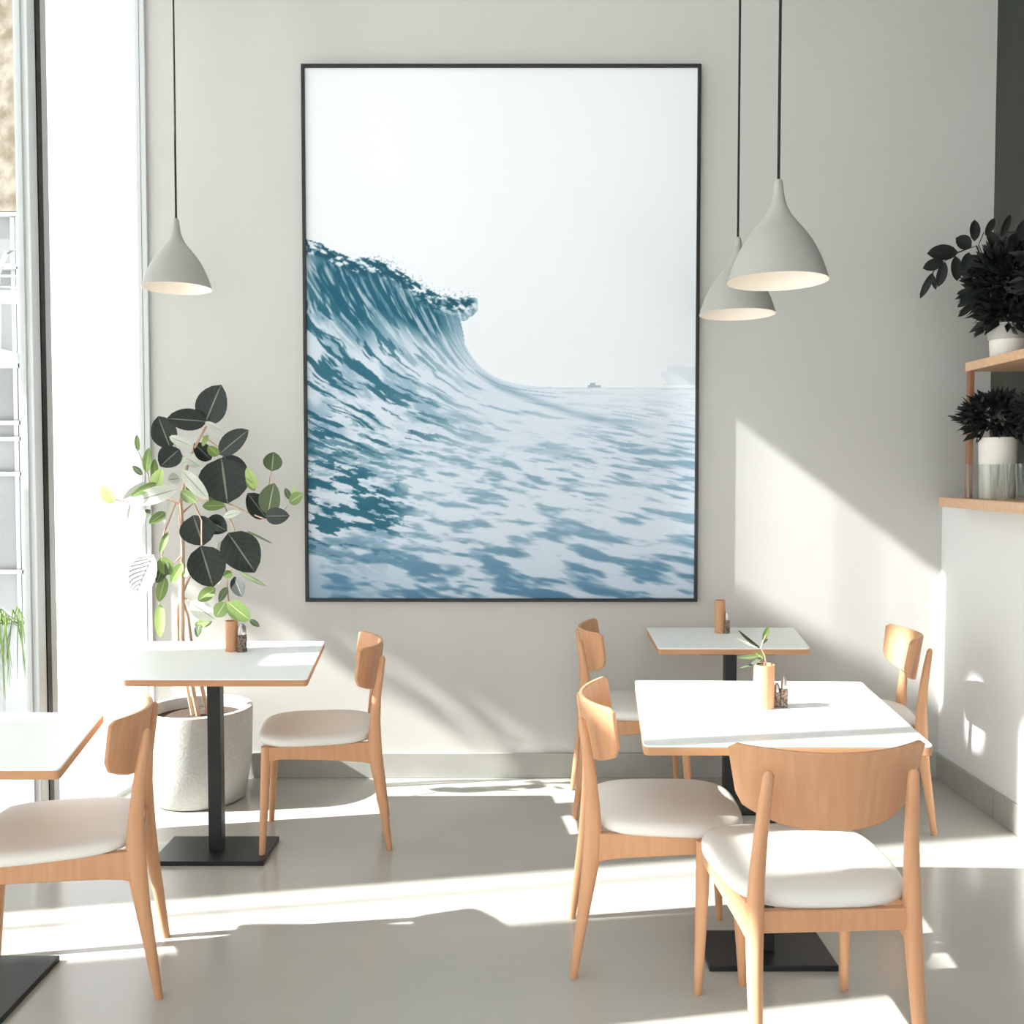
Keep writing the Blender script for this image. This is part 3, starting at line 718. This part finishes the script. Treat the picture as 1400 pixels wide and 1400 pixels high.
def tumbler():
    t_ = thing('drinking_glass', '', 'glass', (0, 0, 0), 0)
    pr = [(.0001, .0), (.026, 0), (.028, .004), (.034, .105), (.035, .11)]
    MB().lathe([(a * 1.15, b * 1.3) for a, b in pr], 24).build('glass_body', M['tumbler'], t_, angle=40)
    return t_
g0 = tumbler(); k = 0
spots = [(1.945, 3.99), (1.95, 3.89), (1.945, 3.79), (1.95, 3.69), (1.94, 3.59), (1.945, 3.49)]
for i, (x, y) in enumerate(spots):
    g = g0 if i == 0 else copy_tree(g0)
    g.location = (x - .0, y, ZL)
    tag(g, 'clear glass tumbler in the cluster at the front edge of the lower shelf', 'glass', 'clear tumblers on the lower shelf')
g0['label'] = 'clear glass tumbler at the far end of the row, nearest the shelf post'

# ------------------------------------------------------------------ outside
struct(MB().box(-60, wl(YF) - .14 - .0, -30, 60, -.25, -.12).box(wl(YF) - .14, 30, YB + .2, 60, -.25, -.12).box(wl(YF) - .14, 30, -30, YF - .1, -.25, -.12).build('ground_outside', M['ext_ground'], smooth=False))
# sunlit street-side building seen through the left window
ex = thing('street_building', 'sand-coloured rendered building with pale grey shopfront seen through the left window', 'building', (-6, 9, -.12))
e1 = at(31, 600, y=9).x + 6
MB().prism([(-4, 0), (e1, 0), (e1 - 1.2, 2), (-4, 2)], at(10, 290, y=9).z + .12, 8.5).build('rendered_wall', M['ext_wall'], ex, smooth=False)
MB().prism([(-4, .05), (e1, .05), (e1 - 1.2, 2), (-4, 2)], 0, at(10, 290, y=9).z + .12).build('shopfront_panel', M['ext_panel'], ex, smooth=False)
fm = MB()
for yy in (292, 365, 500, 578, 600, 648, 782):
    z = at(10, yy, y=9).z + .12; fm.box(-3, e1 + .03, .0, .1, z - .02, z + .02)
fm.box(e1 - .03, e1 + .03, 0, .08, 0, 4.0).box(e1 - .09, e1 - .05, .02, .1, 0, 4.0).box(e1 - .9, e1 - .85, .02, .1, 0, 4.0)
fm.build('shopfront_frame', M['ext_frame'], ex, smooth=False)
MB().box(-2, e1 - .02, -.55, 0, at(10, 472, y=8.6).z + .0, at(10, 472, y=8.6).z + .1).build('balcony_slab', M['ext_frame'], ex, smooth=False)
# white chair standing in for a window reflection, on an added ledge
oc = at(14, 471, y=8.6)
och = thing('reflection_chair', 'white chair standing in for a reflection in the left window, set on an added ledge outside', 'chair', (oc.x, 8.6, oc.z - .0 - .02), math.radians(0))
c_ = MB()
for lx in (-.2, .2):
    for ly in (-.2, .2): c_.tube([(lx * 1.15, ly * 1.15, 0), (lx, ly, .43)], .022, 8)
c_.build('chair_legs', M['ext_frame'], och)
MB().box(-.24, .24, -.24, .24, .42, .46).build('seat', M['ext_frame'], och, bevel=.015, smooth=False)
c_ = MB().tube([(-.22, .2, .44), (-.23, .25, .7), (-.16, .27, .9), (0, .28, .95), (.16, .27, .9), (.23, .25, .7), (.22, .2, .44)], .022, 8)
for z in (.58, .68, .78): c_.tube([(-.22, .24, z), (0, .26, z), (.22, .24, z)], .012, 6)
c_.build('backrest', M['ext_frame'], och)
# planter with hanging grass outside
hp = at(6, 850, y=5.6)
gp = thing('outdoor_planter', 'white planter with thin green grass outside the left window', 'planter', (hp.x - .02, 5.6, -.12))
MB().box(-.5, .1, -.16, .16, 0, hp.z + .12).build('planter_box', M['ext_frame'], gp, bevel=.01, smooth=False)
gb = MB(); rg = random.Random(4)
for i in range(90):
    x0, y0 = rg.uniform(-.3, .13), rg.uniform(-.1, .12); h0 = hp.z + .12
    dx = rg.uniform(-.12, .16); o = [(x0, y0, h0 - .02), (x0 + dx * .4, y0 - .1, h0 + rg.uniform(.03, .1)), (x0 + dx, y0 - .2, h0 - rg.uniform(.05, .22)), (x0 + dx * 1.2, y0 - .23, h0 - rg.uniform(.2, .42))]
    gb.tube(o, [.003, .004, .003, .001], 4)
gb.build('grass', M['leaf_green'], gp)

# added unseen wall, its openings cut to shape the sun patches in the room
KX, TY = .74, .18                                      # drop and drift of the sun's rays per metre of x
XS = -5.0
polys = [
    [(-3, -.2), (.8, -.2), (.95, 4.55), (-3, 4.55)],
    [(1.3, -.2), (2.14, -.2), (2.14, 4.55), (1.595, 4.55)],
    [(-3, 4.55), (2.14, 4.55), (2.14, 4.66), (-3, 4.66)],
    [(-3, 4.66), (1.28, 4.66), (1.28, 5.32), (-3, 5.32)],
    [(-3, 5.32), (2.14, 5.32), (2.14, 5.7), (-3, 5.7)],
    [(2.52, -.2), (2.60, -.2), (3.255, 3.75), (2.52, 3.75)],
    [(2.52, 3.75), (2.85, 3.75), (2.85, 4.10), (2.52, 4.10)],
    [(2.52, 4.10), (3.313, 4.10), (3.229, 5.5), (2.52, 5.5)],
    [(2.52, 5.5), (2.86, 5.5), (2.86, 5.78), (2.52, 5.78)],
    [(2.98, 5.5), (3.229, 5.5), (3.22, 5.78), (2.98, 5.78)],
    [(-3, 5.7), (2.52, 5.7), (2.52, 5.78), (-3, 5.78)],
    [(3.313, 4.10), (3.56, 4.07), (3.46, 5.40), (3.40, 5.474), (3.277, 5.6), (3.22, 5.65)],
    [(3.56, 4.07), (3.62, 4.04), (3.763, 3.83), (3.87, 3.61), (4.2, 3.3), (5, 3.3), (5, 5.40), (3.46, 5.40)],
    [(4.2, -.2), (5, -.2), (5, 3.3), (4.2, 3.3)],
    [(-3, 5.78), (3.22, 5.78), (3.22, 6.57), (-3, 6.57)],
    [(3.46, 5.40), (5, 5.40), (5, 6.27), (3.46, 6.29)],
    [(-3, 6.57), (3.263, 6.57), (3.38, 6.505), (3.38, 8.5), (-3, 8.5)],
    [(3.38, 6.505), (3.46, 6.29), (5, 6.27), (5, 8.5), (3.38, 8.5)],
    [(2.39, -.2), (2.415, -.2), (2.415, 5.7), (2.39, 5.7)],
]
sw = MB()
RX = Matrix(((0, 0, 1, XS), (1, 0, 0, 0), (0, 1, 0, 0), (0, 0, 0, 1)))     # polygon (y, z) upright in the plane x = XS
for pl in polys: sw.prism(pl, -.04, .0, RX)
struct(sw.build('wall_sun_mask', M['screen'], smooth=False))
vn = thing('dapple_leaves', 'added out-of-view leaves on the sun mask outside, dappling the light', 'plant', (XS, 2.9, 2.5))  # unseen leaves added along an opening's edge to break up the sunlight
vb = MB(); rv = random.Random(9)
def vleaf(y, z, s, a):
    o = Vector((rv.uniform(.0, .03), y - 2.9, z - 2.5)); d = Vector((0, math.cos(a), math.sin(a))); n_ = Vector((0, -d.z, d.y))
    vb.add([o, o + d * s * .35 + n_ * s * .24, o + d * s * .7 + n_ * s * .18, o + d * s, o + d * s * .7 - n_ * s * .18, o + d * s * .35 - n_ * s * .24], [(0, 1, 2, 3, 4, 5)])
for i in range(24):
    yy = rv.uniform(3.5, 4.1); zz = np.interp(yy, [3.5, 3.62, 3.763, 3.87, 4.2], [4.07, 4.04, 3.83, 3.61, 3.3])
    vleaf(yy, zz + rv.uniform(-.10, .05), rv.uniform(.07, .18), rv.uniform(-2.6, -.5))
vb.tube([(.015, 1.5, -2.6), (.015, 1.5, .3), (.015, 1.32, .9), (.015, .95, 1.35), (.015, .65, 1.62)], .012, 6)
vb.build('foliage', M['leaf_green'], vn, smooth=False)

# ------------------------------------------------------------------ light
sun = bpy.data.lights.new('sun', 'SUN'); so = bpy.data.objects.new('sun', sun); COL.objects.link(so)
sun.energy = 14; sun.angle = math.radians(.7); sun.color = (1, .98, .955)
so.rotation_euler = Vector((1, TY, -KX)).to_track_quat('-Z', 'Y').to_euler()
wd = bpy.data.worlds.new('sky'); SC.world = wd; wd.use_nodes = True
bg = wd.node_tree.nodes['Background']; bg.inputs['Color'].default_value = (.975, .965, 1, 1); bg.inputs['Strength'].default_value = 1.9

cam = bpy.data.cameras.new('camera'); co_ = bpy.data.objects.new('camera', cam); COL.objects.link(co_)
co_.location = (0, 0, CAM_H); co_.rotation_euler = (PI / 2 - PITCH, 0, 0)
cam.sensor_width = 36; cam.lens = 36 * F / 1400; cam.clip_start = .02
SC.camera = co_
SC.view_settings.view_transform = 'Standard'; SC.view_settings.look = 'None'; SC.view_settings.gamma = 1
SC.view_settings.use_curve_mapping = False; SC.view_settings.exposure = .5
